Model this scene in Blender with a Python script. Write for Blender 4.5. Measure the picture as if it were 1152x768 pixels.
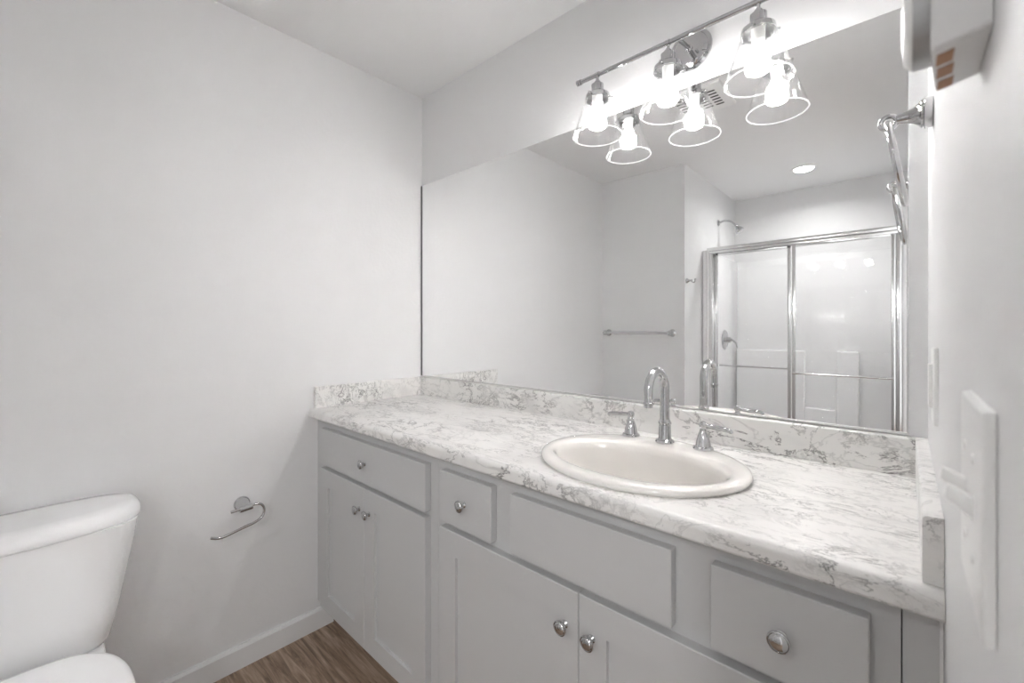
import bpy, bmesh, math, random
from mathutils import Vector, Matrix

S = bpy.context.scene
COL = S.collection
PI = math.pi
for o in list(bpy.data.objects):
    bpy.data.objects.remove(o)

# ------------------------------------------------------------------ camera
CAM = (1.805, -1.305, 1.2386)
cd = bpy.data.cameras.new('camera')
cam = bpy.data.objects.new('camera', cd)
COL.objects.link(cam)
cam.location = CAM
cam.rotation_euler = (PI / 2, 0, 0.7391)
cd.sensor_width = 36.0
cd.lens = 485.6 / 1152 * 36.0
cd.shift_y = -14.0 / 1152
cd.clip_start = 0.01
cd.dof.use_dof = True
cd.dof.focus_distance = 1.35
cd.dof.aperture_fstop = 5.0
S.camera = cam

# ------------------------------------------------------------------ light and exposure
S.view_settings.view_transform = 'Standard'
S.view_settings.look = 'None'
S.view_settings.exposure = 0.69
S.view_settings.gamma = 1.0
S.view_settings.use_curve_mapping = False
S.cycles.max_bounces = 14
S.cycles.diffuse_bounces = 8
S.cycles.glossy_bounces = 8
S.cycles.transparent_max_bounces = 24
S.cycles.sample_clamp_indirect = 0.0
S.cycles.blur_glossy = 0.0
BULB_STRENGTH = 104
CAN_POWER = 4.3
ADDED_LIGHT_POWER = 8.5
WORLD = 0.85

world = bpy.data.worlds.new('sky')
S.world = world
world.use_nodes = True
bg = world.node_tree.nodes['Background']
bg.inputs[0].default_value = (1.0, 1.0, 1.0, 1)
bg.inputs[1].default_value = WORLD

ld = bpy.data.lights.new('added_side_light', 'AREA')       # added unseen source beyond the doorway, for side fill and a cast shadow
ld.shape = 'RECTANGLE'
ld.size, ld.size_y = 0.22, 0.22
ld.energy = ADDED_LIGHT_POWER
lo = bpy.data.objects.new('added_side_light', ld)
COL.objects.link(lo)
lo.location = (2.4, -2.38, 1.95)
lo.rotation_euler = (Vector((0.0, -0.75, 0.6)) - Vector(lo.location)).to_track_quat('-Z', 'Y').to_euler()

# ------------------------------------------------------------------ room numbers
W, H = 1.8415, 2.40          # right wall, ceiling
YF, XA, YA = -1.767, 0.658, -2.974   # far wall, alcove side, alcove back
ZC, ZS = 0.914, 1.0004       # counter top, splash top
T = 0.0205                   # splash thickness

# ------------------------------------------------------------------ materials
def mat(name):
    m = bpy.data.materials.new(name)
    m.use_nodes = True
    nt = m.node_tree
    return m, nt, nt.nodes['Principled BSDF'], nt.nodes['Material Output']

def simple(name, col, rough=0.5, metal=0.0, coat=0.0, bump=None):
    m, nt, b, out = mat(name)
    b.inputs['Base Color'].default_value = (*col, 1)
    b.inputs['Roughness'].default_value = rough
    b.inputs['Metallic'].default_value = metal
    b.inputs['Coat Weight'].default_value = coat
    b.inputs['Coat Roughness'].default_value = 0.05
    if bump:
        sc, st, dist = bump
        tc = nt.nodes.new('ShaderNodeTexCoord')
        n = nt.nodes.new('ShaderNodeTexNoise')
        n.inputs['Scale'].default_value = sc
        n.inputs['Detail'].default_value = 4
        bp = nt.nodes.new('ShaderNodeBump')
        bp.inputs['Strength'].default_value = st
        bp.inputs['Distance'].default_value = dist
        nt.links.new(tc.outputs['Object'], n.inputs['Vector'])
        nt.links.new(n.outputs['Fac'], bp.inputs['Height'])
        nt.links.new(bp.outputs['Normal'], b.inputs['Normal'])
    return m

M_WALL = simple('wall_paint', (0.72, 0.72, 0.72), 0.45, bump=(60, 0.18, 0.004))
M_CEIL = simple('ceiling_paint', (0.785, 0.785, 0.785), 0.7, bump=(70, 0.2, 0.004))
M_TRIM = simple('trim_paint', (0.72, 0.72, 0.72), 0.35)
M_CAB = simple('grey_cabinet_paint', (0.51, 0.51, 0.51), 0.38, bump=(180, 0.03, 0.002))
M_CHROME = simple('chrome', (0.56, 0.56, 0.565), 0.035, 1.0)
M_BRUSH = simple('brushed_metal', (0.62, 0.62, 0.62), 0.22, 1.0)
M_ALU = simple('aluminium', (0.78, 0.78, 0.78), 0.18, 1.0)
M_CERAM = simple('white_ceramic', (0.72, 0.70, 0.67), 0.08, coat=0.6)
M_TOILET = simple('white_porcelain', (0.88, 0.88, 0.88), 0.12, coat=0.5)
M_SEAT = simple('white_seat_plastic', (0.92, 0.92, 0.92), 0.25)
M_PLASTIC = simple('white_plastic', (0.82, 0.82, 0.81), 0.3)
M_FIBER = simple('white_fibreglass', (0.80, 0.80, 0.80), 0.16, coat=0.3)
M_DARK = simple('dark_gap', (0.03, 0.03, 0.03), 0.8)
M_CORNER_SHADE = simple('mirror_corner_shade', (0.18, 0.18, 0.18), 0.3, 0.6)  # shade of the reflected wall corner put into the colour
M_GREY = simple('grey_metal_dial', (0.42, 0.42, 0.42), 0.35, 0.8)
M_COPPER = simple('copper_strip', (0.36, 0.19, 0.10), 0.45, 0.3)
M_HOUS = simple('thermostat_plastic', (0.70, 0.70, 0.70), 0.4)

# mirror
m, nt, b, out = mat('mirror_glass')
g = nt.nodes.new('ShaderNodeBsdfGlossy')
g.inputs['Color'].default_value = (0.965, 0.968, 0.968, 1)
g.inputs['Roughness'].default_value = 0.0
nt.links.new(g.outputs[0], out.inputs['Surface'])
M_MIRROR = m

# thin clear glass: see-through with a fresnel reflection
def thin_glass(name, tint, haze, ior=1.5, bump=None, boost=1.0):
    m, nt, b, out = mat(name)
    tr = nt.nodes.new('ShaderNodeBsdfTransparent')
    tr.inputs['Color'].default_value = (tint, tint, tint, 1)
    gl = nt.nodes.new('ShaderNodeBsdfGlossy')
    gl.inputs['Roughness'].default_value = 0.03
    fr = nt.nodes.new('ShaderNodeLayerWeight')
    fr.inputs['Blend'].default_value = 0.5
    pw = nt.nodes.new('ShaderNodeMath')
    pw.operation = 'POWER'
    pw.inputs[1].default_value = 5.0
    mul = nt.nodes.new('ShaderNodeMath')
    mul.operation = 'MULTIPLY_ADD'
    f0 = ((ior - 1) / (ior + 1)) ** 2
    mul.inputs[1].default_value = (1 - f0) * boost
    mul.inputs[2].default_value = f0 * boost
    mul.use_clamp = True
    mx = nt.nodes.new('ShaderNodeMixShader')
    L = nt.links.new
    L(fr.outputs['Facing'], pw.inputs[0])
    L(pw.outputs[0], mul.inputs[0])
    L(mul.outputs[0], mx.inputs[0])
    L(tr.outputs[0], mx.inputs[1])
    L(gl.outputs[0], mx.inputs[2])
    last = mx
    if haze > 0:
        df = nt.nodes.new('ShaderNodeBsdfDiffuse')
        df.inputs['Color'].default_value = (0.9, 0.9, 0.9, 1)
        tl = nt.nodes.new('ShaderNodeBsdfTranslucent')
        tl.inputs['Color'].default_value = (0.9, 0.9, 0.9, 1)
        m2 = nt.nodes.new('ShaderNodeMixShader')
        m2.inputs[0].default_value = 0.5
        L(df.outputs[0], m2.inputs[1])
        L(tl.outputs[0], m2.inputs[2])
        m3 = nt.nodes.new('ShaderNodeMixShader')
        m3.inputs[0].default_value = haze
        L(mx.outputs[0], m3.inputs[1])
        L(m2.outputs[0], m3.inputs[2])
        last = m3
        if bump:
            tc = nt.nodes.new('ShaderNodeTexCoord')
            mp = nt.nodes.new('ShaderNodeMapping')
            mp.inputs['Scale'].default_value = bump[1]
            v = nt.nodes.new('ShaderNodeTexVoronoi')
            v.inputs['Scale'].default_value = bump[0]
            rp = nt.nodes.new('ShaderNodeValToRGB')
            rp.color_ramp.elements[0].position = 0.07
            rp.color_ramp.elements[0].color = (0.014, 0.014, 0.014, 1)
            rp.color_ramp.elements[1].position = 0.20
            rp.color_ramp.elements[1].color = (haze, haze, haze, 1)
            L(tc.outputs['Object'], mp.inputs['Vector'])
            L(mp.outputs[0], v.inputs['Vector'])
            L(v.outputs['Distance'], rp.inputs['Fac'])
            L(rp.outputs['Color'], m3.inputs[0])
            bp = nt.nodes.new('ShaderNodeBump')
            bp.inputs['Strength'].default_value = 0.10
            bp.inputs['Distance'].default_value = 0.001
            L(v.outputs['Distance'], bp.inputs['Height'])
            L(bp.outputs['Normal'], gl.inputs['Normal'])
    L(last.outputs[0], out.inputs['Surface'])
    return m

M_SHADE = thin_glass('seeded_glass', 0.985, 0.0030, 1.52, bump=(70, (1, 1, 0.22)))
M_RIM = thin_glass('glass_rim', 0.95, 0.12, 1.5)
M_PANE = thin_glass('shower_glass', 0.99, 0.03, 1.5)

def emit(name, col, s):
    m, nt, b, out = mat(name)
    e = nt.nodes.new('ShaderNodeEmission')
    e.inputs['Color'].default_value = (*col, 1)
    e.inputs['Strength'].default_value = s
    nt.links.new(e.outputs[0], out.inputs['Surface'])
    return m

M_BULB = emit('lit_bulb', (1.0, 0.996, 0.988), BULB_STRENGTH)
M_LENS = emit('lit_lens', (1.0, 0.99, 0.97), 9.0)

# marble laminate
def marble():
    m, nt, b, out = mat('marble_laminate')
    L = nt.links.new
    N = nt.nodes.new
    tc = N('ShaderNodeTexCoord')
    mp = N('ShaderNodeMapping')
    mp.inputs['Scale'].default_value = (0.62, 1.25, 1.0)
    mp.inputs['Rotation'].default_value = (0, 0, 0.12)
    L(tc.outputs['Object'], mp.inputs['Vector'])
    def noise(scale, det, dist, rough=0.55, off=0.0):
        n = N('ShaderNodeTexNoise')
        n.inputs['Scale'].default_value = scale
        n.inputs['Detail'].default_value = det
        n.inputs['Roughness'].default_value = rough
        n.inputs['Distortion'].default_value = dist
        if off:
            a = N('ShaderNodeVectorMath')
            a.operation = 'ADD'
            a.inputs[1].default_value = (off, off * 0.7, off * 1.3)
            L(mp.outputs[0], a.inputs[0])
            L(a.outputs[0], n.inputs['Vector'])
        else:
            L(mp.outputs[0], n.inputs['Vector'])
        return n.outputs['Fac']
    def ridge(fac, width):
        s = N('ShaderNodeMath'); s.operation = 'SUBTRACT'; s.inputs[1].default_value = 0.5
        a = N('ShaderNodeMath'); a.operation = 'ABSOLUTE'
        r = N('ShaderNodeMapRange')
        r.inputs['From Min'].default_value = 0.0
        r.inputs['From Max'].default_value = width
        r.inputs['To Min'].default_value = 1.0
        r.inputs['To Max'].default_value = 0.0
        L(fac, s.inputs[0]); L(s.outputs[0], a.inputs[0]); L(a.outputs[0], r.inputs['Value'])
        return r.outputs[0]
    def rng(fac, a, bb):
        r = N('ShaderNodeMapRange')
        r.inputs['From Min'].default_value = a
        r.inputs['From Max'].default_value = bb
        L(fac, r.inputs['Value'])
        return r.outputs[0]
    def mul(x, y):
        k = N('ShaderNodeMath'); k.operation = 'MULTIPLY'
        L(x, k.inputs[0])
        if isinstance(y, float): k.inputs[1].default_value = y
        else: L(y, k.inputs[1])
        return k.outputs[0]
    def mx(x, y):
        k = N('ShaderNodeMath'); k.operation = 'MAXIMUM'
        L(x, k.inputs[0]); L(y, k.inputs[1])
        return k.outputs[0]
    mask = rng(noise(4.5, 3, 0.3, off=3.1), 0.42, 0.60)
    v1 = mul(ridge(noise(9.0, 10, 0.45, 0.70), 0.022), mask)
    mask2 = rng(noise(7.0, 3, 0.2, off=7.7), 0.45, 0.60)
    v2 = mul(mul(ridge(noise(21.0, 8, 0.6, 0.68, off=1.7), 0.030), mask2), 0.8)
    spots = mul(mul(rng(noise(45.0, 6, 0.6, 0.7, off=5.2), 0.56, 0.68), mask2), 0.55)
    cloud = mul(rng(noise(6.0, 5, 0.8, off=9.0), 0.50, 0.78), 0.28)
    v3 = mul(ridge(noise(5.0, 7, 1.2, 0.55, off=12.3), 0.012), 0.28)
    tot = mx(mx(mx(v1, v2), mx(spots, cloud)), v3)
    mix = N('ShaderNodeMix')
    mix.data_type = 'RGBA'
    mix.inputs['A'].default_value = (0.74, 0.73, 0.712, 1)
    mix.inputs['B'].default_value = (0.12, 0.115, 0.112, 1)
    L(tot, mix.inputs['Factor'])
    L(mix.outputs['Result'], b.inputs['Base Color'])
    b.inputs['Roughness'].default_value = 0.28
    return m
M_MARBLE = marble()

def planks():
    m, nt, b, out = mat('wood_plank')
    L = nt.links.new
    N = nt.nodes.new
    tc = N('ShaderNodeTexCoord')
    br = N('ShaderNodeTexBrick')
    br.offset = 0.37
    br.inputs['Scale'].default_value = 1.0
    br.inputs['Brick Width'].default_value = 1.2
    br.inputs['Row Height'].default_value = 0.15
    br.inputs['Mortar Size'].default_value = 0.0012
    br.inputs['Color1'].default_value = (0.0, 0.0, 0.0, 1)
    br.inputs['Color2'].default_value = (1.0, 1.0, 1.0, 1)
    br.inputs['Mortar'].default_value = (0.2, 0.2, 0.2, 1)
    L(tc.outputs['Object'], br.inputs['Vector'])
    mp = N('ShaderNodeMapping')
    mp.inputs['Scale'].default_value = (2.2, 26.0, 1.0)
    L(tc.outputs['Object'], mp.inputs['Vector'])
    add = N('ShaderNodeVectorMath')
    add.operation = 'ADD'
    sc = N('ShaderNodeVectorMath')
    sc.operation = 'SCALE'
    sc.inputs['Scale'].default_value = 13.0
    L(br.outputs['Color'], sc.inputs[0])
    L(mp.outputs[0], add.inputs[0])
    L(sc.outputs[0], add.inputs[1])
    n = N('ShaderNodeTexNoise')
    n.inputs['Scale'].default_value = 2.0
    n.inputs['Detail'].default_value = 9
    n.inputs['Roughness'].default_value = 0.65
    n.inputs['Distortion'].default_value = 0.6
    L(add.outputs[0], n.inputs['Vector'])
    rp = N('ShaderNodeValToRGB')
    e = rp.color_ramp.elements
    e[0].position = 0.28; e[0].color = (0.095, 0.060, 0.040, 1)
    e[1].position = 0.72; e[1].color = (0.54, 0.41, 0.31, 1)
    k = e.new(0.5); k.color = (0.30, 0.21, 0.15, 1)
    L(n.outputs['Fac'], rp.inputs['Fac'])
    mix = N('ShaderNodeMix')
    mix.data_type = 'RGBA'
    mix.blend_type = 'MULTIPLY'
    mix.inputs['Factor'].default_value = 0.25
    L(rp.outputs['Color'], mix.inputs['A'])
    L(br.outputs['Color'], mix.inputs['B'])
    L(mix.outputs['Result'], b.inputs['Base Color'])
    b.inputs['Roughness'].default_value = 0.5
    return m
M_FLOOR = planks()

# ------------------------------------------------------------------ mesh helpers
def box(bm, x0, x1, y0, y1, z0, z1, bev=0.0, seg=2):
    r = bmesh.ops.create_cube(bm, size=1.0)
    vs = r['verts']
    for v in vs:
        v.co = Vector(((x0 + x1) / 2 + v.co.x * (x1 - x0), (y0 + y1) / 2 + v.co.y * (y1 - y0), (z0 + z1) / 2 + v.co.z * (z1 - z0)))
    if bev > 0:
        es = list({e for v in vs for e in v.link_edges})
        bmesh.ops.bevel(bm, geom=es, offset=bev, segments=seg, profile=0.5, affect='EDGES')
    return bm

def lathe(bm, prof, base=(0, 0, 0), axis=(0, 0, 1), seg=40, close=False):
    """prof: (radius, height) pairs turned about the axis."""
    q = Vector((0, 0, 1)).rotation_difference(Vector(axis).normalized())
    base = Vector(base)
    rings = []
    for r, h in prof:
        if r < 1e-6:
            rings.append([bm.verts.new(base + q @ Vector((0, 0, h)))])
        else:
            rings.append([bm.verts.new(base + q @ Vector((r * math.cos(2 * PI * i / seg), r * math.sin(2 * PI * i / seg), h))) for i in range(seg)])
    pairs = list(zip(rings[:-1], rings[1:]))
    if close:
        pairs.append((rings[-1], rings[0]))
    for a, c in pairs:
        for i in range(seg):
            j = (i + 1) % seg
            if len(a) == 1 and len(c) == 1:
                continue
            if len(a) == 1:
                bm.faces.new((a[0], c[j], c[i]))
            elif len(c) == 1:
                bm.faces.new((a[i], a[j], c[0]))
            else:
                bm.faces.new((a[i], a[j], c[j], c[i]))
    if not close:
        for rr in (rings[0], rings[-1]):
            if len(rr) > 1:
                bm.faces.new(rr)
    bmesh.ops.recalc_face_normals(bm, faces=bm.faces)
    return bm

def tube(bm, pts, rad, seg=14, closed=False):
    pts = [Vector(p) for p in pts]
    n = len(pts)
    rads = rad if isinstance(rad, (list, tuple)) else [rad] * n
    tang = []
    for i in range(n):
        a = pts[(i - 1) % n] if (closed or i > 0) else pts[i]
        c = pts[(i + 1) % n] if (closed or i < n - 1) else pts[i]
        tang.append((c - a).normalized())
    ref = Vector((0, 0, 1)) if abs(tang[0].z) < 0.9 else Vector((1, 0, 0))
    u = tang[0].cross(ref).normalized()
    rings = []
    for i in range(n):
        if i > 0:
            u = (tang[i - 1].rotation_difference(tang[i])) @ u
        u = (u - tang[i] * u.dot(tang[i])).normalized()
        v = tang[i].cross(u)
        rings.append([bm.verts.new(pts[i] + (u * math.cos(2 * PI * k / seg) + v * math.sin(2 * PI * k / seg)) * rads[i]) for k in range(seg)])
    m = n if closed else n - 1
    for i in range(m):
        a, c = rings[i], rings[(i + 1) % n]
        sh = 0
        if closed and i == n - 1:
            sh = min(range(seg), key=lambda s: (a[0].co - c[s].co).length)
        for k in range(seg):
            bm.faces.new((a[k], a[(k + 1) % seg], c[(k + 1 + sh) % seg], c[(k + sh) % seg]))
    if not closed:
        bm.faces.new(rings[0])
        bm.faces.new(rings[-1])
    bmesh.ops.recalc_face_normals(bm, faces=bm.faces)
    return bm

def loft(bm, rings, cap0=True, cap1=True):
    rr = [[bm.verts.new(p) for p in r] for r in rings]
    n = len(rr[0])
    for a, c in zip(rr[:-1], rr[1:]):
        for i in range(n):
            bm.faces.new((a[i], a[(i + 1) % n], c[(i + 1) % n], c[i]))
    if cap0: bm.faces.new(rr[0])
    if cap1: bm.faces.new(rr[-1])
    bmesh.ops.recalc_face_normals(bm, faces=bm.faces)
    return bm

def sring(cx, cy, a, b, z, e=2.0, n=64, eb=None):
    """superellipse ring; eb: exponent of the half with x below cx"""
    out = []
    for i in range(n):
        t = 2 * PI * i / n
        c, s = math.cos(t), math.sin(t)
        ex = e if c >= 0 or eb is None else eb
        out.append(Vector((cx + a * math.copysign(abs(c) ** (2 / ex), c), cy + b * math.copysign(abs(s) ** (2 / ex), s), z)))
    return out

def smooth_curve(pts, sub=8):
    """Catmull-Rom through the points"""
    P = [Vector(p) for p in pts]
    P = [2 * P[0] - P[1]] + P + [2 * P[-1] - P[-2]]
    out = []
    for i in range(1, len(P) - 2):
        for k in range(sub):
            t = k / sub
            a, b2, c, d = P[i - 1], P[i], P[i + 1], P[i + 2]
            out.append(0.5 * ((2 * b2) + (c - a) * t + (2 * a - 5 * b2 + 4 * c - d) * t * t + (3 * b2 - a - 3 * c + d) * t ** 3))
    out.append(P[-2])
    return out

def wloc(o):
    v = Vector((0, 0, 0))
    while o:
        v = v + Vector(o.location)
        o = o.parent
    return v

def obj(name, bm, m, parent=None, smooth=True, ang=35, origin=None, label=None, wn=False):
    """link the bmesh (given in room coordinates) as one mesh object"""
    me = bpy.data.meshes.new(name)
    off = wloc(parent) if parent else Vector((0, 0, 0))
    loc = Vector(origin) - off if origin else Vector((0, 0, 0))
    bmesh.ops.translate(bm, verts=bm.verts, vec=-(off + loc))
    bm.normal_update()
    if smooth:
        for f in bm.faces: f.smooth = True
        for e in bm.edges:
            if len(e.link_faces) == 2 and e.calc_face_angle(0) > math.radians(ang): e.smooth = False
    bm.to_mesh(me)
    bm.free()
    me.materials.append(m)
    o = bpy.data.objects.new(name, me)
    COL.objects.link(o)
    o.location = loc
    if parent: o.parent = parent
    if label: o['label'] = label
    if wn:
        w_ = o.modifiers.new('weighted_normal', 'WEIGHTED_NORMAL')
        w_.keep_sharp = True
        w_.weight = 80
    return o

def thing(name, label, cat, loc, group=None):
    o = bpy.data.objects.new(name, None)
    o.empty_display_size = 0.05
    COL.objects.link(o)
    o.location = loc
    o['label'] = label
    o['category'] = cat
    if group: o['group'] = group
    return o

def struct(name, bm, m, smooth=False, parent=None):
    o = obj(name, bm, m, parent, smooth=smooth)
    o['kind'] = 'structure'
    return o

B = bmesh.new

# ------------------------------------------------------------------ the room
struct('floor', box(B(), -0.1, 3.3, -3.074, 0.1, -0.1, 0.0), M_FLOOR)
struct('ceiling', box(B(), -0.1, W + 0.1, -3.074, 0.1, H, H + 0.1), M_CEIL)
struct('wall_left', box(B(), -0.1, 0, -1.867, 0.1, 0, H), M_WALL)
struct('wall_back', box(B(), 0, W, 0, 0.1, 0, H), M_WALL)
struct('wall_far', box(B(), 0, XA - 0.1, YF - 0.1, YF, 0, H), M_WALL)
struct('wall_shower_side', box(B(), XA - 0.1, XA, YA - 0.1, YF, 0, H), M_WALL)
struct('wall_shower_back', box(B(), XA, W, YA - 0.1, YA, 0, H), M_WALL)
bm = B()
box(bm, W, W + 0.1, -1.17, 0.1, 0, H)
box(bm, W, W + 0.1, YA - 0.1, -2.10, 0, H)
box(bm, W, W + 0.1, -2.10, -1.17, 2.05, H)
struct('wall_right', bm, M_WALL)

def baseboard(name, rect):
    x0, x1, y0, y1, side = rect
    bm = B()
    h, t, c = 0.083, 0.014, 0.006
    if side == 'x':
        prof = [(x0, 0), (x0 + t, 0), (x0 + t, h - 0.010), (x0 + t - c, h), (x0, h)]
        a = [Vector((p[0], y0, p[1])) for p in prof]
        c2 = [Vector((p[0], y1, p[1])) for p in prof]
    else:
        prof = [(y0, 0), (y0 + t, 0), (y0 + t, h - 0.010), (y0 + t - c, h), (y0, h)]
        a = [Vector((x0, p[0], p[1])) for p in prof]
        c2 = [Vector((x1, p[0], p[1])) for p in prof]
    loft(bm, [a, c2])
    struct(name, bm, M_TRIM)
baseboard('baseboard_left', (0, 0, YF, -0.462, 'x'))
baseboard('baseboard_far', (0.014, XA, YF, 0, 'y'))

# ------------------------------------------------------------------ vanity cabinets
YD, YFR = -0.545, -0.523      # overlay fronts, face frame
ZB, ZT = 0.13, 0.8775

def slab(x0, x1, z0, z1, bev=0.0022):
    return box(B(), x0, x1, YD, YFR, z0, z1, bev)

def shaker(x0, x1, z0, z1, st=0.066, dep=0.009):
    bm = B()
    e = 0.0018
    def rect(a, b2, c, d, y): return [bm.verts.new((a, y, c)), bm.verts.new((b2, y, c)), bm.verts.new((b2, y, d)), bm.verts.new((a, y, d))]
    loops = [rect(x0, x1, z0, z1, YFR),
             rect(x0, x1, z0, z1, YD + e),
             rect(x0 + e, x1 - e, z0 + e, z1 - e, YD),
             rect(x0 + st, x1 - st, z0 + st, z1 - st, YD),
             rect(x0 + st, x1 - st, z0 + st, z1 - st, YD + dep)]
    for a, c in zip(loops[:-1], loops[1:]):
        for i in range(4):
            bm.faces.new((a[i], a[(i + 1) % 4], c[(i + 1) % 4], c[i]))
    bm.faces.new(loops[0])
    bm.faces.new(loops[-1])
    bmesh.ops.recalc_face_normals(bm, faces=bm.faces)
    return bm

def knob_bm(x, z):
    bm = B()
    prof = [(0.0085, 0.0), (0.0085, 0.002), (0.0055, 0.005), (0.005, 0.011), (0.0075, 0.0135), (0.0145, 0.016), (0.0160, 0.0185),
            (0.0155, 0.0205), (0.0142, 0.0212), (0.0136, 0.0204), (0.0130, 0.0214), (0.0118, 0.0228), (0.0092, 0.0242), (0.0060, 0.0251), (0.0030, 0.0255), (0.0, 0.0256)]
    lathe(bm, prof, (x, YD, z), (0, -1, 0), 36)
    return bm

def knob(x, z, parent):
    return obj('knob', knob_bm(x, z), M_CHROME, parent, label='chrome mushroom knob')

def cabinet(label, x0, x1, fronts):
    t = thing('vanity_cabinet', label, 'cabinet', ((x0 + x1) / 2, -0.27, 0))
    bm = B()
    box(bm, x0, x1, YFR, YFR + 0.019, 0.115, ZT)
    box(bm, x0, x0 + 0.015, YFR + 0.019, -0.004, 0.115, ZT)
    box(bm, x1 - 0.015, x1, YFR + 0.019, -0.004, 0.115, ZT)
    box(bm, x0 + 0.015, x1 - 0.015, -0.012, -0.004, 0.115, ZT)
    box(bm, x0 + 0.015, x1 - 0.015, YFR + 0.019, -0.012, 0.115, 0.130)
    box(bm, x0, x1, -0.455, -0.440, 0.0, 0.115)
    obj('body', bm, M_CAB, t, smooth=False)
    for kind, a, b2, z0, z1, kx, kz in fronts:
        if kind == 'drawer':
            f = obj('drawer', slab(a, b2, z0, z1), M_CAB, t, ang=60, wn=True)
        elif kind == 'panel':
            f = obj('false_drawer_front', slab(a, b2, z0, z1), M_CAB, t, ang=60, wn=True)
        else:
            f = obj('door', shaker(a, b2, z0, z1), M_CAB, t, smooth=False)
        if kx is not None:
            knob(kx, kz, f)
    return t

cabinet('grey vanity cabinet against the side wall, one wide drawer over two narrow doors', 0.016, 0.8035,
        [('drawer', 0.074, 0.768, 0.7028, 0.8440, 0.4225, 0.773),
         ('door', 0.074, 0.4178, ZB, 0.686, 0.3855, 0.607),
         ('door', 0.4194, 0.768, ZB, 0.686, 0.4520, 0.607)])
cabinet('grey sink base cabinet with two small drawers beside a blank panel, above two wide doors', 0.8043, 1.8005,
        [('drawer', 0.838, 1.0408, 0.7028, 0.8440, 0.9395, 0.773),
         ('panel', 1.105, 1.4965, 0.7028, 0.8440, None, None),
         ('drawer', 1.563, 1.7688, 0.7028, 0.8440, 1.6655, 0.773),
         ('door', 0.838, 1.2985, ZB, 0.686, 1.2655, 0.607),
         ('door', 1.3000, 1.7688, ZB, 0.686, 1.3320, 0.607)])
def strip(label, x0, x1):
    bm = B()
    box(bm, x0, x1, YFR, YFR + 0.02, 0.0 if x0 > 1 else 0.115, ZT)
    o = obj('filler_strip', bm, M_CAB, smooth=False, origin=((x0 + x1) / 2, YFR, 0.115))
    o['label'] = label
    o['category'] = 'filler strip'
    return o
fs_ = strip('grey filler strip between the sink cabinet and the wall with the switches', 1.8022, W - 0.004)
obj('caulk_bead', box(B(), W - 0.0038, W - 0.0004, YFR - 0.001, YFR + 0.01, 0.001, ZT - 0.001), M_TRIM, fs_, smooth=False, label='pale caulk line')
strip('thin grey filler strip between the narrow-door cabinet and the toilet paper wall', 0.0005, 0.0155)

# ------------------------------------------------------------------ countertop
SX, SY = 1.322, -0.3205        # sink centre
ct = thing('countertop', 'white marble-patterned countertop with grey veins and low splash on three sides', 'countertop', (W / 2, -0.28, ZC))
bm = B()
r1, r2 = 0.014, 0.007
prof = [(-0.003, ZT), (-0.003, ZC)]
for i in range(9):
    a = PI / 2 + (PI / 2) * i / 8
    prof.append((-0.560 + r1 + r1 * math.cos(a), ZC - r1 + r1 * math.sin(a)))
for i in range(6):
    a = PI + (PI / 2) * i / 5
    prof.append((-0.560 + r2 + r2 * math.cos(a), ZT + r2 + r2 * math.sin(a)))
loft(bm, [[Vector((0.0006, y, z)) for y, z in prof], [Vector((W - 0.0005, y, z)) for y, z in prof]])
slab_o = obj('slab', bm, M_MARBLE, ct, ang=60)
cut = obj('cutter', loft(B(), [sring(SX, SY - 0.01, 0.226, 0.184, z, n=64) for z in (ZC - 0.12, ZC + 0.05)]), M_MARBLE, ct)
md = slab_o.modifiers.new('hole', 'BOOLEAN')
md.operation = 'DIFFERENCE'
md.object = cut
bpy.context.view_layer.update()
dg = bpy.context.evaluated_depsgraph_get()
me = bpy.data.meshes.new_from_object(slab_o.evaluated_get(dg))
slab_o.modifiers.clear()
slab_o.data = me
bpy.data.objects.remove(cut)
for p_ in me.polygons: p_.use_smooth = True
w_ = slab_o.modifiers.new('weighted_normal', 'WEIGHTED_NORMAL')
w_.keep_sharp = True
w_.weight = 90

def splash(x0, x1, y0, y1, bx):
    bm = box(B(), x0, x1, y0, y1, ZC + 0.0004, ZS)
    # round the exposed top edge only
    es = []
    for e in bm.edges:
        a, b2 = e.verts[0].co, e.verts[1].co
        if a.z > ZC + 0.02 and b2.z > ZC + 0.02:
            if bx == 'y' and abs(a.y - y0) < 1e-5 and abs(b2.y - y0) < 1e-5: es.append(e)
            if bx == 'l' and abs(a.x - x1) < 1e-5 and abs(b2.x - x1) < 1e-5: es.append(e)
            if bx == 'r' and abs(a.x - x0) < 1e-5 and abs(b2.x - x0) < 1e-5: es.append(e)
    bmesh.ops.bevel(bm, geom=es, offset=0.005, segments=3, profile=0.5, affect='EDGES')
    return bm
obj('backsplash', splash(0.0006, W - 0.0005, -T, -0.0015, 'y'), M_MARBLE, ct, ang=60, wn=True)
obj('side_splash', splash(0.0006, T, -0.5402, -T - 0.0004, 'l'), M_MARBLE, ct, ang=60, wn=True)
obj('side_splash', splash(W - T, W - 0.0005, -0.5420, -T - 0.0004, 'r'), M_MARBLE, ct, ang=60, wn=True)

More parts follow.
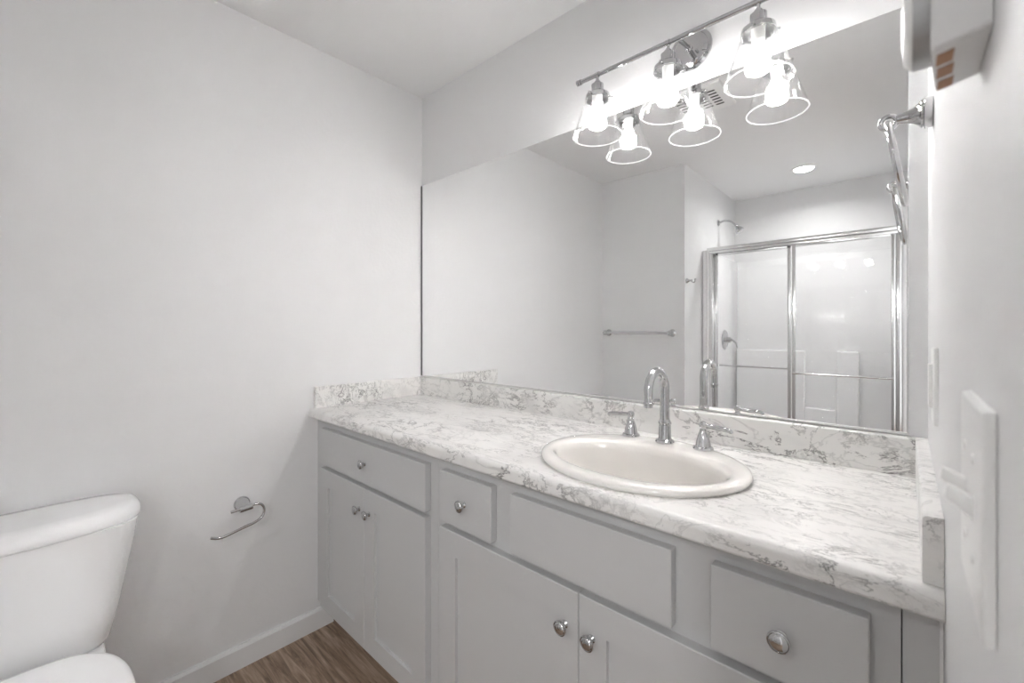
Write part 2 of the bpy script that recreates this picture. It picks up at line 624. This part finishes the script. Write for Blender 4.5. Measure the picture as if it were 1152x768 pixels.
# ------------------------------------------------------------------ sink
sk = thing('sink', 'oval off-white ceramic drop-in sink set in the marble counter', 'sink', (SX, SY, ZC))
def blend(a, b2, z, dy): return sring(SX, SY + dy, a, b2, z, n=96)
R = [(0.232, 0.196, ZC - 0.015, 0), (0.243, 0.2065, ZC + 0.0006, 0), (0.2475, 0.2105, ZC + 0.003, 0), (0.2485, 0.2115, ZC + 0.008, 0), (0.2465, 0.2095, ZC + 0.0125, 0), (0.2400, 0.2035, ZC + 0.0158, 0),
     (0.232, 0.194, ZC + 0.0172, -0.004), (0.225, 0.172, ZC + 0.0172, -0.014), (0.218, 0.151, ZC + 0.0166, -0.022), (0.212, 0.139, ZC + 0.0135, -0.025), (0.207, 0.132, ZC + 0.0060, -0.026),
     (0.204, 0.129, ZC - 0.008, -0.026), (0.202, 0.127, ZC - 0.040, -0.026), (0.199, 0.124, ZC - 0.080, -0.027), (0.192, 0.118, ZC - 0.115, -0.028), (0.178, 0.107, ZC - 0.140, -0.029), (0.152, 0.088, ZC - 0.155, -0.030), (0.112, 0.062, ZC - 0.1625, -0.032), (0.060, 0.040, ZC - 0.1655, -0.034), (0.030, 0.028, ZC - 0.1665, -0.036)]
rings = [blend(*q) for q in R]
# outside of the bowl, 8 mm away, hidden below the counter
outer = [sring(SX, SY + q[3], q[0] + 0.008, q[1] + 0.008, q[2] - 0.009, n=96) for q in reversed(R[11:])]
loft(bm := B(), rings + outer + [rings[0]], cap0=False, cap1=False)
bmesh.ops.remove_doubles(bm, verts=bm.verts, dist=1e-5)
obj('basin', bm, M_CERAM, sk, ang=60)
bm = B()
lathe(bm, [(0.031, 0.0), (0.031, 0.003), (0.027, 0.0045), (0.022, 0.003), (0.021, 0.001)], (SX, SY - 0.036, ZC - 0.1663), seg=40)
lathe(bm, [(0.019, 0.001), (0.019, 0.006), (0.012, 0.0085), (0.0, 0.009)], (SX, SY - 0.036, ZC - 0.1663), seg=40)
obj('drain', bm, M_CHROME, sk)

# ------------------------------------------------------------------ faucet
FX, FY, FZ = 1.3225, -0.160, ZC + 0.0165
fa = thing('faucet', 'chrome gooseneck faucet with two lever handles on the sink rim', 'faucet', (FX, FY, FZ))
bm = B()
lathe(bm, [(0.0, 0.0), (0.0240, 0.0), (0.0252, 0.004), (0.0235, 0.008), (0.0178, 0.0110), (0.0165, 0.016), (0.0155, 0.045), (0.0150, 0.050), (0.0170, 0.0525), (0.0172, 0.056), (0.0150, 0.059), (0.0130, 0.064), (0.0, 0.066)], (FX, FY, FZ))
obj('spout_base', bm, M_CHROME, fa)
pts = [(FX, FY, FZ + 0.06 + 0.0215 * i) for i in range(5)]
zc_, rr_ = FZ + 0.06 + 0.0215 * 4, 0.051
for i in range(1, 21):
    a = PI * i / 20
    pts.append((FX, FY - rr_ + rr_ * math.cos(a), zc_ + rr_ * math.sin(a)))
pts += [(FX, FY - 2 * rr_, zc_ - 0.012), (FX, FY - 2 * rr_, zc_ - 0.026)]
rad = [0.0128 - 0.0020 * i / (len(pts) - 1) for i in range(len(pts))]
spo = obj('spout', tube(B(), pts, rad, 20), M_CHROME, fa)
bm = B()
lathe(bm, [(0.0, 0.0), (0.0105, 0.0), (0.0112, -0.004), (0.0140, -0.006), (0.0140, -0.009), (0.0112, -0.0105), (0.0112, -0.017), (0.0085, -0.018), (0.0085, -0.012), (0.0, -0.012)], (FX, FY - 2 * rr_, zc_ - 0.020))
obj('spout_tip', bm, M_CHROME, spo)
def handle(x, y, sgn, drop):
    bm = B()
    lathe(bm, [(0.0, 0.0), (0.0240, 0.0), (0.0252, 0.004), (0.0232, 0.0080), (0.0190, 0.0100), (0.0182, 0.014), (0.0166, 0.024), (0.0135, 0.035), (0.0100, 0.044), (0.0085, 0.0475), (0.0092, 0.050), (0.0072, 0.052), (0.0068, 0.054), (0.0090, 0.058), (0.0102, 0.0630), (0.0094, 0.0680), (0.0058, 0.0720), (0.0, 0.073)], (x, y, FZ), seg=36)
    h = obj('handle', bm, M_CHROME, fa)
    pts = smooth_curve([(x + sgn * 0.004, y, FZ + 0.0625), (x + sgn * 0.020, y, FZ + 0.0615), (x + sgn * 0.040, y - 0.002, FZ + 0.0600), (x + sgn * 0.056, y - 0.004, FZ + 0.0590 - drop), (x + sgn * 0.066, y - 0.005, FZ + 0.0570 - drop), (x + sgn * 0.069, y - 0.005, FZ + 0.0520 - drop)], 6)
    n = len(pts)
    rad = [0.0048 + 0.0018 * math.sin(PI * min(1, i / (n - 1) * 1.1)) for i in range(n)]
    rad[-1] = 0.003
    obj('lever', tube(B(), pts, rad, 14), M_CHROME, h)
handle(1.2215, -0.157, -1, 0.000)
handle(1.4225, -0.160, 1, 0.000)

# ------------------------------------------------------------------ mirror
mi = thing('mirror', 'large frameless wall mirror above the marble backsplash', 'mirror', (0.9, 0, ZS + 0.004))
obj('mirror_glass', box(B(), 0.0125, 1.808, -0.0065, -0.0005, ZS + 0.0045, 1.9565), M_MIRROR, mi, smooth=False)
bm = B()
box(bm, 0.0015, 0.0120, -0.0075, -0.0005, ZS + 0.0045, 1.957)  # dark strip painted for the shaded corner the mirror reflects
obj('corner_shade_strip', bm, M_CORNER_SHADE, mi, smooth=False, label='dark grey strip in place of the shaded corner reflection')
bm = B()
box(bm, 0.0125, 1.8105, -0.0085, -0.0068, ZS + 0.0035, ZS + 0.0068)
box(bm, 1.8082, 1.8105, -0.0072, -0.0005, ZS + 0.0070, 1.9575)
obj('bottom_channel', bm, M_ALU, mi, smooth=False, label='thin bright metal channel along the edge')

# ------------------------------------------------------------------ vanity light
LY = -0.110
LX = [1.083, 1.310, 1.537]
BZ = 2.045
vl = thing('vanity_light', 'chrome three-light vanity fixture with clear cone glass shades above the mirror', 'light fixture', (1.335, 0, 2.06))
bm = B()
lathe(bm, [(0.0, 0.0), (0.060, 0.0), (0.062, 0.004), (0.060, 0.008), (0.054, 0.011), (0.051, 0.010), (0.048, 0.013), (0.042, 0.017), (0.038, 0.0165), (0.0, 0.0165)], (1.335, -0.0008, 2.062), (0, -1, 0), 48)
obj('canopy', bm, M_CHROME, vl)
bm = B()
tube(bm, [(1.335, -0.014, 2.062), (1.335, -0.055, 2.058), (1.335, LY + 0.003, BZ + 0.002)], 0.0058, 14)
lathe(bm, [(0.0, 0), (0.010, 0), (0.010, 0.004), (0.0065, 0.007), (0.0, 0.007)], (1.335, -0.0165, 2.062), (0, -1, 0), 24)
tube(bm, [(1.356, -0.014, 2.048), (1.356, -0.026, 2.048)], 0.0035, 10)
obj('stem', bm, M_CHROME, vl)
bm = B()
tube(bm, [(1.018, LY, BZ), (1.604, LY, BZ)], 0.0072, 18)
for s, x in ((-1, 1.018), (1, 1.604)):
    lathe(bm, [(0.0, -0.004), (0.0092, -0.004), (0.0092, 0.002), (0.0075, 0.003), (0.0092, 0.0045), (0.0092, 0.0105), (0.006, 0.0135), (0.0, 0.0145)], (x, LY, BZ), (s, 0, 0), 24)
obj('bar', bm, M_CHROME, vl)
ZR, ZN = 1.850, 1.976         # shade rim and neck heights
for x in LX:
    bm = B()
    lathe(bm, [(0.0, 0.060), (0.0050, 0.060), (0.0050, 0.046), (0.0095, 0.043), (0.0105, 0.038), (0.0150, 0.036), (0.0192, 0.033), (0.0192, 0.012), (0.0210, 0.010), (0.0225, 0.006), (0.0300, 0.004), (0.0375, -0.001), (0.0385, -0.006), (0.0385, -0.013), (0.0365, -0.013), (0.0365, -0.004), (0.0, -0.002)], (x, LY, ZN + 0.004), seg=40)
    lathe(bm, [(0.0085, -0.006), (0.0085, 0.006), (0.0, 0.006)], (x, LY, BZ), (1, 0, 0), 20)
    for k in range(3):
        a = 0.5 + 2 * PI * k / 3
        d = Vector((math.cos(a), math.sin(a), 0))
        lathe(bm, [(0.0, 0.0), (0.0020, 0.0), (0.0020, 0.008), (0.0042, 0.0085), (0.0042, 0.012), (0.0, 0.0125)], Vector((x, LY, ZN - 0.004)) + d * 0.036, d, 14)
    so = obj('socket', bm, M_CHROME, vl)
    bm = B()
    lathe(bm, [(0.0, 0.0), (0.0150, 0.0), (0.0155, -0.004), (0.0145, -0.026), (0.013, -0.030), (0.0, -0.030)], (x, LY, ZN + 0.001), seg=28)
    obj('lamp_holder', bm, M_PLASTIC, so)
    bm = B()
    lathe(bm, [(0.0, -0.0400), (0.0268, -0.0400), (0.0272, -0.046), (0.0258, -0.056), (0.0210, -0.0650), (0.0115, -0.0705), (0.0, -0.0722)], (x, LY, ZN - 0.023), seg=36)
    obj('bulb', bm, M_BULB, so)
    bm = B()
    lathe(bm, [(0.0, 0.0), (0.0130, 0.0), (0.0135, -0.006), (0.0170, -0.016), (0.0232, -0.031), (0.0266, -0.0399), (0.0, -0.0399)], (x, LY, ZN - 0.023), seg=36)  # collar added to keep bulb light off the wall above the mirror
    obj('added_bulb_collar', bm, M_PLASTIC, so, label='white opaque collar added to block upward light of the bulb')
    bm = B()
    g_, ro, rn = 0.0026, 0.0770, 0.0355
    h_ = ZN - ZR
    prof = [(ro - g_, 0.0)] + [(ro - g_ + (rn - ro) * i / 6, h_ * i / 6) for i in range(1, 7)] + [(rn, h_)] + [(ro + (rn - ro) * i / 6, h_ * i / 6) for i in range(5, -1, -1)]
    lathe(bm, prof, (x, LY, ZR), seg=56, close=True)
    sh = obj('shade', bm, M_SHADE, vl, label='clear seeded glass cone shade')
    bm = B()
    tube(bm, [(x + (ro - 0.0013) * math.cos(2 * PI * i / 56), LY + (ro - 0.0013) * math.sin(2 * PI * i / 56), ZR) for i in range(56)], 0.0018, 8, closed=True)
    obj('shade_rim', bm, M_RIM, sh)
    bm = B()
    tube(bm, [(x + (rn + 0.0008) * math.cos(2 * PI * i / 40), LY + (rn + 0.0008) * math.sin(2 * PI * i / 40), ZN - 0.012) for i in range(40)], 0.0014, 8, closed=True)
    obj('shade_collar', bm, M_RIM, sh)

# ------------------------------------------------------------------ toilet
TY = -1.335
to = thing('toilet', 'white two-piece toilet with closed lid against the side wall', 'toilet', (0.35, TY, 0))
def tr(a, b2, z, e=4.5, x0=0.014): return sring(x0 + a, TY, a, b2, z, e, 72, eb=9.0)
bm = B()
loft(bm, [tr(0.080, 0.140, 0.3715), tr(0.093, 0.158, 0.375), tr(0.098, 0.168, 0.392), tr(0.102, 0.184, 0.46), tr(0.104, 0.202, 0.56), tr(0.109, 0.216, 0.64), tr(0.112, 0.224, 0.705)])
obj('tank', bm, M_TOILET, to, ang=50)
bm = B()
def lr(a, b2, z): return sring(0.010 + 0.118, TY, a, b2, z, 2.6, 96, eb=3.4)
loft(bm, [lr(0.112, 0.226, 0.7035), lr(0.118, 0.232, 0.7060), lr(0.1205, 0.2345, 0.712), lr(0.1195, 0.2340, 0.722), lr(0.1165, 0.232, 0.732), lr(0.111, 0.227, 0.740), lr(0.100, 0.217, 0.7455), lr(0.07, 0.19, 0.7475), lr(0.02, 0.12, 0.748)])
obj('tank_lid', bm, M_TOILET, to, ang=50)
bm = B()
loft(bm, [sring(0.40, TY, 0.24, 0.115, 0.0, 2.6), sring(0.40, TY, 0.235, 0.112, 0.02, 2.6), sring(0.41, TY, 0.205, 0.098, 0.10, 2.4), sring(0.42, TY, 0.205, 0.102, 0.18, 2.3), sring(0.445, TY, 0.225, 0.130, 0.26, 2.2, eb=3), sring(0.465, TY, 0.240, 0.165, 0.33, 2.1, eb=3), sring(0.472, TY, 0.243, 0.180, 0.375, 2.1, eb=3), sring(0.472, TY, 0.240, 0.178, 0.388, 2.1, eb=3), sring(0.472, TY, 0.225, 0.165, 0.392, 2.1, eb=3)])
loft(bm, [sring(0.145, TY, 0.125, 0.12, 0.27, 5), sring(0.14, TY, 0.122, 0.150, 0.33, 5), sring(0.14, TY, 0.122, 0.155, 0.364, 5), sring(0.14, TY, 0.118, 0.151, 0.3705, 5)])
obj('bowl', bm, M_TOILET, to, ang=50)
def er(a, b2, z, cx=0.490): return sring(cx, TY, a, b2, z, 2.05, 80, eb=2.7)
bm = B()
loft(bm, [er(0.228, 0.176, 0.3945), er(0.233, 0.180, 0.3965), er(0.233, 0.180, 0.406), er(0.229, 0.177, 0.4085)])
obj('seat', bm, M_SEAT, to, ang=50)
bm = B()
loft(bm, [er(0.230, 0.177, 0.4100), er(0.235, 0.182, 0.4115), er(0.2355, 0.1825, 0.4190), er(0.232, 0.179, 0.4245), er(0.222, 0.170, 0.4270), er(0.18, 0.14, 0.4285), er(0.08, 0.06, 0.4290)])
obj('seat_lid', bm, M_SEAT, to, ang=50)
for dy in (-0.07, 0.07):
    obj('hinge', box(B(), 0.246, 0.268, TY + dy - 0.016, TY + dy + 0.016, 0.3915, 0.409, 0.004), M_SEAT, to)

# ------------------------------------------------------------------ toilet paper holder
tp = thing('toilet_paper_holder', 'empty chrome toilet paper holder with open hook arm on the side wall', 'toilet paper holder', (0, -0.80, 0.598))
bm = B()
lathe(bm, [(0.0, 0.0006), (0.0255, 0.0006), (0.0268, 0.004), (0.0255, 0.009), (0.0228, 0.011), (0.0210, 0.018), (0.0160, 0.030), (0.0125, 0.038), (0.0118, 0.052), (0.0085, 0.058), (0.0, 0.059)], (0, -0.802, 0.598), (1, 0, 0), 40)
obj('wall_mount', bm, M_CHROME, tp)
bm = B()
tube(bm, [(0.058, -0.824, 0.5955), (0.058, -0.784, 0.5985)], 0.0105, 18)
obj('sleeve', bm, M_CHROME, tp)
raw = [(0.062, -0.852, 0.5975), (0.062, -0.830, 0.5990), (0.062, -0.800, 0.6020), (0.062, -0.775, 0.6040), (0.062, -0.757, 0.5990), (0.062, -0.747, 0.5840), (0.062, -0.7465, 0.5660), (0.062, -0.755, 0.5500), (0.062, -0.774, 0.5395), (0.062, -0.805, 0.5330), (0.062, -0.840, 0.5260), (0.062, -0.874, 0.5195), (0.062, -0.893, 0.5215), (0.062, -0.911, 0.5285)]
obj('arm', tube(B(), smooth_curve(raw, 6), 0.0046, 14), M_CHROME, tp)

# ------------------------------------------------------------------ towel ring
rg = thing('towel_ring', 'chrome towel ring hanging from a flared post beside the mirror', 'towel ring', (W, -0.25, 1.620))
bm = B()
lathe(bm, [(0.0, 0.0006), (0.0255, 0.0006), (0.0265, 0.004), (0.0265, 0.012), (0.0235, 0.0135), (0.0235, 0.0165), (0.0190, 0.019), (0.0135, 0.026), (0.0100, 0.036), (0.0080, 0.048), (0.0, 0.050)], (W, -0.250, 1.620), (-1, 0, 0), 40)
obj('post', bm, M_CHROME, rg)
bm = B()
ex = W - 0.0595
tube(bm, [(ex + 0.0115 * math.cos(2 * PI * i / 28), -0.250, 1.618 + 0.0115 * math.sin(2 * PI * i / 28)) for i in range(28)], 0.0042, 12, closed=True)
obj('eye', bm, M_CHROME, rg)
bm = B()
RR, tilt = 0.073, 0.15
cz = 1.6115
tube(bm, [(ex + math.sin(tilt) * RR * (1 - math.cos(2 * PI * i / 64)) + 0.03 * RR * math.sin(2 * PI * i / 64), -0.250 + RR * math.sin(2 * PI * i / 64), cz - math.cos(tilt) * RR * (1 - math.cos(2 * PI * i / 64))) for i in range(64)], 0.0058, 12, closed=True)
obj('ring', bm, M_CHROME, rg)

# ------------------------------------------------------------------ thermostat on the right wall
th = thing('thermostat', 'white box thermostat with round metal dial high on the wall above the switches', 'thermostat', (W, -0.915, 1.41))
X0 = W - 0.0255
bm = B()
a = [Vector((W - 0.0005, -0.9485, 1.4080)), Vector((X0, -0.9485, 1.4030)), Vector((X0, -0.9485, 1.5200)), Vector((W - 0.0005, -0.9485, 1.5230))]
c2 = [Vector((W - 0.0005, -0.8825, 1.4080)), Vector((X0 + 0.004, -0.8825, 1.4030)), Vector((X0 + 0.004, -0.8825, 1.5200)), Vector((W - 0.0005, -0.8825, 1.5230))]
loft(bm, [a, c2])
bmesh.ops.bevel(bm, geom=[e for e in bm.edges if not all(abs(v.co.x - (W - 0.0005)) < 1e-5 for v in e.verts)], offset=0.003, segments=3, profile=0.5, affect='EDGES')
hs = obj('housing', bm, M_HOUS, th)
for k in range(3):
    y = -0.9400 + 0.0195 * k
    fr = box(B(), X0 + 0.0030 + 0.0010 * k, X0 + 0.0105 + 0.0010 * k, y, y + 0.0145, 1.4034, 1.4062)
    for v in fr.verts: v.co.z += (v.co.x - X0) * 0.196 - 0.0012
    obj('vent_slot', fr, M_COPPER, th, smooth=False, label='copper coloured vent slot')
bm = B()
lathe(bm, [(0.0, -0.006), (0.0255, -0.006), (0.0265, -0.001), (0.0262, 0.0066), (0.0, 0.0066)], (X0 - 0.001, -0.915, 1.437), (-1, 0, 0), 48)
dl = obj('dial', bm, M_GREY, th, label='round brushed metal dial')
bm = B()
lathe(bm, [(0.0258, 0.0068), (0.0250, 0.0080), (0.0215, 0.0106), (0.012, 0.0118), (0.0, 0.0120)], (X0 - 0.001, -0.915, 1.437), (-1, 0, 0), 48)
obj('dial_cap', bm, M_PLASTIC, dl, label='white domed dial cap')

# ------------------------------------------------------------------ switch plate and outlet
sw = thing('light_switch', 'white double toggle light switch plate below the thermostat', 'light switch', (W, -0.900, 1.1295))
bm = box(B(), W - 0.0060, W - 0.0004, -0.9585, -0.8405, 1.0655, 1.1935)
bmesh.ops.bevel(bm, geom=[e for e in bm.edges if all(v.co.x < W - 0.003 for v in e.verts)], offset=0.0035, segments=3, profile=0.5, affect='EDGES')
pl = obj('plate', bm, M_PLASTIC, sw)
for y, up in ((-0.8765, 1), (-0.9225, 1)):
    bm = B()
    q = 0.009 * up
    a = [Vector((W - 0.0055, y - 0.005, 1.1295 - 0.007)), Vector((W - 0.0055, y + 0.005, 1.1295 - 0.007)), Vector((W - 0.0055, y + 0.005, 1.1295 + 0.007)), Vector((W - 0.0055, y - 0.005, 1.1295 + 0.007))]
    c2 = [Vector((W - 0.0190, y - 0.0036, 1.1295 + q - 0.004)), Vector((W - 0.0190, y + 0.0036, 1.1295 + q - 0.004)), Vector((W - 0.0175, y + 0.0036, 1.1295 + q + 0.004)), Vector((W - 0.0175, y - 0.0036, 1.1295 + q + 0.004))]
    loft(bm, [a, c2])
    bmesh.ops.bevel(bm, geom=list(bm.edges), offset=0.0012, segments=2, profile=0.5, affect='EDGES')
    obj('toggle', bm, M_PLASTIC, sw)
    for z in (1.1295 - 0.0302, 1.1295 + 0.0302):
        obj('screw', lathe(B(), [(0.0, 0.0), (0.0034, 0.0), (0.0030, 0.0010), (0.0, 0.0014)], (W - 0.0060, y, z), (-1, 0, 0), 18), M_PLASTIC, pl)
ou = thing('wall_outlet', 'white wall outlet above the counter on the wall nearest the mirror end', 'wall outlet', (W, -0.375, 1.152))
bm = box(B(), W - 0.0060, W - 0.0004, -0.410, -0.340, 1.0945, 1.2095)
bmesh.ops.bevel(bm, geom=[e for e in bm.edges if all(v.co.x < W - 0.003 for v in e.verts)], offset=0.003, segments=3, profile=0.5, affect='EDGES')
op = obj('plate', bm, M_PLASTIC, ou)
obj('receptacle', box(B(), W - 0.0105, W - 0.0055, -0.3915, -0.3585, 1.119, 1.185, 0.0012), M_PLASTIC, ou)

# ------------------------------------------------------------------ far wall (seen in the mirror)
tb = thing('towel_bar', 'straight metal towel bar on the far wall seen in the mirror', 'towel bar', (0.33, YF, 1.21))
bm = B()
tube(bm, [(0.050, YF + 0.062, 1.21), (0.585, YF + 0.062, 1.21)], 0.0095, 16)
obj('bar', bm, M_BRUSH, tb)
for x in (0.062, 0.573):
    bm = B()
    lathe(bm, [(0.0, 0.0006), (0.026, 0.0006), (0.027, 0.004), (0.024, 0.010), (0.018, 0.016), (0.0125, 0.030), (0.0125, 0.044), (0.017, 0.050), (0.018, 0.062), (0.016, 0.074), (0.0, 0.078)], (x, YF, 1.21), (0, 1, 0), 32)
    obj('post', bm, M_BRUSH, tb)
hk = thing('robe_hook', 'small chrome robe hook on the wall edge beside the shower', 'robe hook', (XA, -1.80, 1.58))
bm = B()
lathe(bm, [(0.0, 0.0006), (0.017, 0.0006), (0.018, 0.004), (0.015, 0.010), (0.009, 0.016), (0.0065, 0.030), (0.0085, 0.036), (0.0085, 0.040), (0.0, 0.042)], (XA, -1.800, 1.58), (1, 0, 0), 32)
obj('post', bm, M_BRUSH, hk)
bm = B()
tube(bm, smooth_curve([(XA + 0.036, -1.80, 1.578), (XA + 0.042, -1.80, 1.568), (XA + 0.052, -1.80, 1.566), (XA + 0.060, -1.80, 1.574), (XA + 0.062, -1.80, 1.584)], 5), 0.0045, 12)
lathe(bm, [(0.0, -0.006), (0.005, -0.004), (0.007, 0.0), (0.005, 0.005), (0.0, 0.007)], (XA + 0.062, -1.80, 1.587), (0, 0, 1), 18)
obj('hook_arm', bm, M_BRUSH, hk)

# ------------------------------------------------------------------ ceiling fan grille and recessed light
fn = thing('exhaust_fan', 'square white exhaust fan grille on the ceiling', 'exhaust fan', (1.036, -0.967, H))
bm = box(B(), 0.905, 1.167, -1.105, -0.830, H - 0.016, H - 0.0004)
bmesh.ops.bevel(bm, geom=[e for e in bm.edges if all(v.co.z < H - 0.01 for v in e.verts)], offset=0.010, segments=3, profile=0.5, affect='EDGES')
obj('cover', bm, M_PLASTIC, fn)
bm = B()
for row in range(4):
    for k in range(6):
        x = 0.935 + 0.052 * row
        y = -1.045 + 0.0300 * k
        box(bm, x, x + 0.038, y, y + 0.011, H - 0.0168, H - 0.0155)
obj('vent_slots', bm, M_DARK, fn, smooth=False, label='rows of dark vent slots')
CX, CY = 1.262, -2.43
cl = thing('ceiling_light', 'round recessed ceiling light over the shower', 'ceiling light', (CX, CY, H))
bm = B()
lathe(bm, [(0.062, -0.0004), (0.082, -0.0004), (0.082, -0.003), (0.076, -0.0065), (0.064, -0.0075), (0.062, -0.004)], (CX, CY, H), seg=48, close=True)
obj('trim_ring', bm, M_PLASTIC, cl)
bm = B()
lathe(bm, [(0.0, -0.0012), (0.0615, -0.0012), (0.0615, -0.005), (0.040, -0.0066), (0.0, -0.007)], (CX, CY, H), seg=48)
obj('lens', bm, M_LENS, cl)
sp = bpy.data.lights.new('downlight', 'AREA')
sp.shape = 'DISK'
sp.size = 0.11
sp.energy = CAN_POWER
sp.spread = math.radians(155)
spo_ = bpy.data.objects.new('downlight', sp)
COL.objects.link(spo_)
spo_.location = (CX, CY, H - 0.012)

# ------------------------------------------------------------------ shower
st = thing('shower_stall', 'white moulded shower stall with shelf ledges behind the glass doors', 'shower stall', (1.25, -2.55, 0))
yb, yf, zt = YA + 0.005, -2.115, 1.835
bm = B()
box(bm, XA + 0.004, W - 0.004, yb, yb + 0.02, 0.0, zt, 0.004)
obj('back_panel', bm, M_FIBER, st)
bm = B()
box(bm, XA + 0.004, XA + 0.030, yb + 0.021, yf, 0.0, zt, 0.006)
box(bm, XA + 0.0305, XA + 0.048, yf - 0.030, yf, 0.10, zt, 0.006)
obj('side_panel', bm, M_FIBER, st)
bm = B()
box(bm, W - 0.030, W - 0.004, yb + 0.021, yf, 0.0, zt, 0.006)
box(bm, W - 0.048, W - 0.0305, yf - 0.030, yf, 0.10, zt, 0.006)
obj('side_panel', bm, M_FIBER, st)
bm = B()
box(bm, XA + 0.031, W - 0.031, yb + 0.021, yf - 0.10, 0.0, 0.055, 0.01)
box(bm, XA + 0.031, W - 0.031, yf - 0.10, yf, 0.0, 0.10, 0.015)
obj('pan', bm, M_FIBER, st)
def shelf(x0, x1, z0, z1, d):
    bm = box(B(), x0, x1, yb + 0.0205, yb + 0.0205 + d, z0, z1, 0.012, 4)
    obj('shelf_block', bm, M_FIBER, st)
shelf(XA + 0.031, 1.20, 0.056, 1.062, 0.045)
shelf(1.2005, 1.407, 0.056, 0.605, 0.055)
shelf(1.4075, 1.545, 0.056, 1.066, 0.050)

dr = thing('shower_door', 'sliding glass shower door in a bright aluminium frame', 'shower door', (1.25, -2.155, 0.10))
ys = -2.155
zlo, zhi = 0.1005, 1.852
bm = B()
box(bm, XA + 0.032, W - 0.032, ys - 0.030, ys + 0.030, zhi - 0.026, zhi, 0.004)
box(bm, XA + 0.032, W - 0.032, ys + 0.018, ys + 0.030, zhi - 0.046, zhi - 0.0265, 0.003)
box(bm, XA + 0.032, W - 0.032, ys - 0.030, ys - 0.018, zhi - 0.046, zhi - 0.0265, 0.003)
obj('header', bm, M_ALU, dr)
for x0 in (XA + 0.0495, W - 0.0775):
    bm = B()
    box(bm, x0, x0 + 0.028, ys - 0.026, ys + 0.026, zlo + 0.03, zhi - 0.047, 0.004)
    obj('jamb', bm, M_ALU, dr)
bm = B()
box(bm, XA + 0.0495, W - 0.0495, ys - 0.030, ys + 0.030, zlo, zlo + 0.029, 0.004)
obj('bottom_track', bm, M_ALU, dr)
def panel(x0, x1, y, side, hx0, hx1, hz):
    z0, z1 = zlo + 0.032, zhi - 0.030
    bm = B()
    w = 0.020
    for a, b2 in ((x0, x0 + w), (x1 - w, x1)):
        box(bm, a, b2, y - 0.009, y + 0.009, z0, z1, 0.003)
    for a, b2 in ((z0, z0 + 0.024), (z1 - 0.030, z1)):
        box(bm, x0 + w + 0.0003, x1 - w - 0.0003, y - 0.009, y + 0.009, a, b2, 0.003)
    p = obj('door_panel', bm, M_ALU, dr)
    obj('glass', box(B(), x0 + w, x1 - w, y - 0.003, y + 0.003, z0 + 0.024, z1 - 0.030), M_PANE, p, smooth=False)
    bm = B()
    yb_ = y + side * 0.045
    tube(bm, [(hx0, yb_, hz), (hx1, yb_, hz)], 0.0065, 12)
    for x in (hx0 + 0.006, hx1 - 0.006):
        tube(bm, [(x, y + side * 0.008, hz), (x, yb_, hz)], 0.006, 10)
    obj('towel_rail', bm, M_ALU, p)
panel(XA + 0.079, 1.228, ys - 0.0125, -1, XA + 0.087, 1.219, 0.963)
panel(1.238, W - 0.079, ys + 0.0125, 1, 1.245, W - 0.088, 0.945)

hd = thing('overhead_shower', 'chrome shower head on a bent arm above the stall', 'shower head', (XA, -2.50, 2.115))
bm = B()
lathe(bm, [(0.0, 0.0006), (0.026, 0.0006), (0.027, 0.003), (0.020, 0.010), (0.0, 0.012)], (XA, -2.50, 2.115), (1, 0, 0), 28)
obj('flange', bm, M_CHROME, hd)
obj('arm', tube(B(), smooth_curve([(XA + 0.004, -2.50, 2.115), (XA + 0.05, -2.50, 2.125), (XA + 0.10, -2.50, 2.110), (XA + 0.135, -2.50, 2.072)], 8), 0.0085, 14), M_CHROME, hd)
bm = B()
dv = Vector((0.55, 0.10, -0.83)).normalized()
lathe(bm, [(0.0, -0.012), (0.011, -0.010), (0.013, 0.0), (0.010, 0.008), (0.016, 0.016), (0.028, 0.034), (0.034, 0.048), (0.034, 0.060), (0.030, 0.064), (0.0, 0.066)], (XA + 0.137, -2.50, 2.070), dv, 32)
obj('head', bm, M_CHROME, hd)
vv = thing('shower_valve', 'round chrome shower valve with one lever inside the stall', 'shower valve', (XA + 0.03, -2.57, 1.15))
xv = XA + 0.030
bm = B()
lathe(bm, [(0.0, 0.0006), (0.082, 0.0006), (0.084, 0.003), (0.076, 0.008), (0.030, 0.014), (0.026, 0.020), (0.024, 0.045), (0.019, 0.052), (0.0, 0.054)], (xv, -2.570, 1.150), (1, 0, 0), 44)
obj('plate', bm, M_CHROME, vv)
obj('lever', tube(B(), smooth_curve([(xv + 0.040, -2.57, 1.150), (xv + 0.060, -2.57, 1.148), (xv + 0.085, -2.57, 1.125), (xv + 0.098, -2.57, 1.085)], 6), [0.009] * 8 + [0.008] * 6 + [0.0065] * 5, 12), M_CHROME, vv)
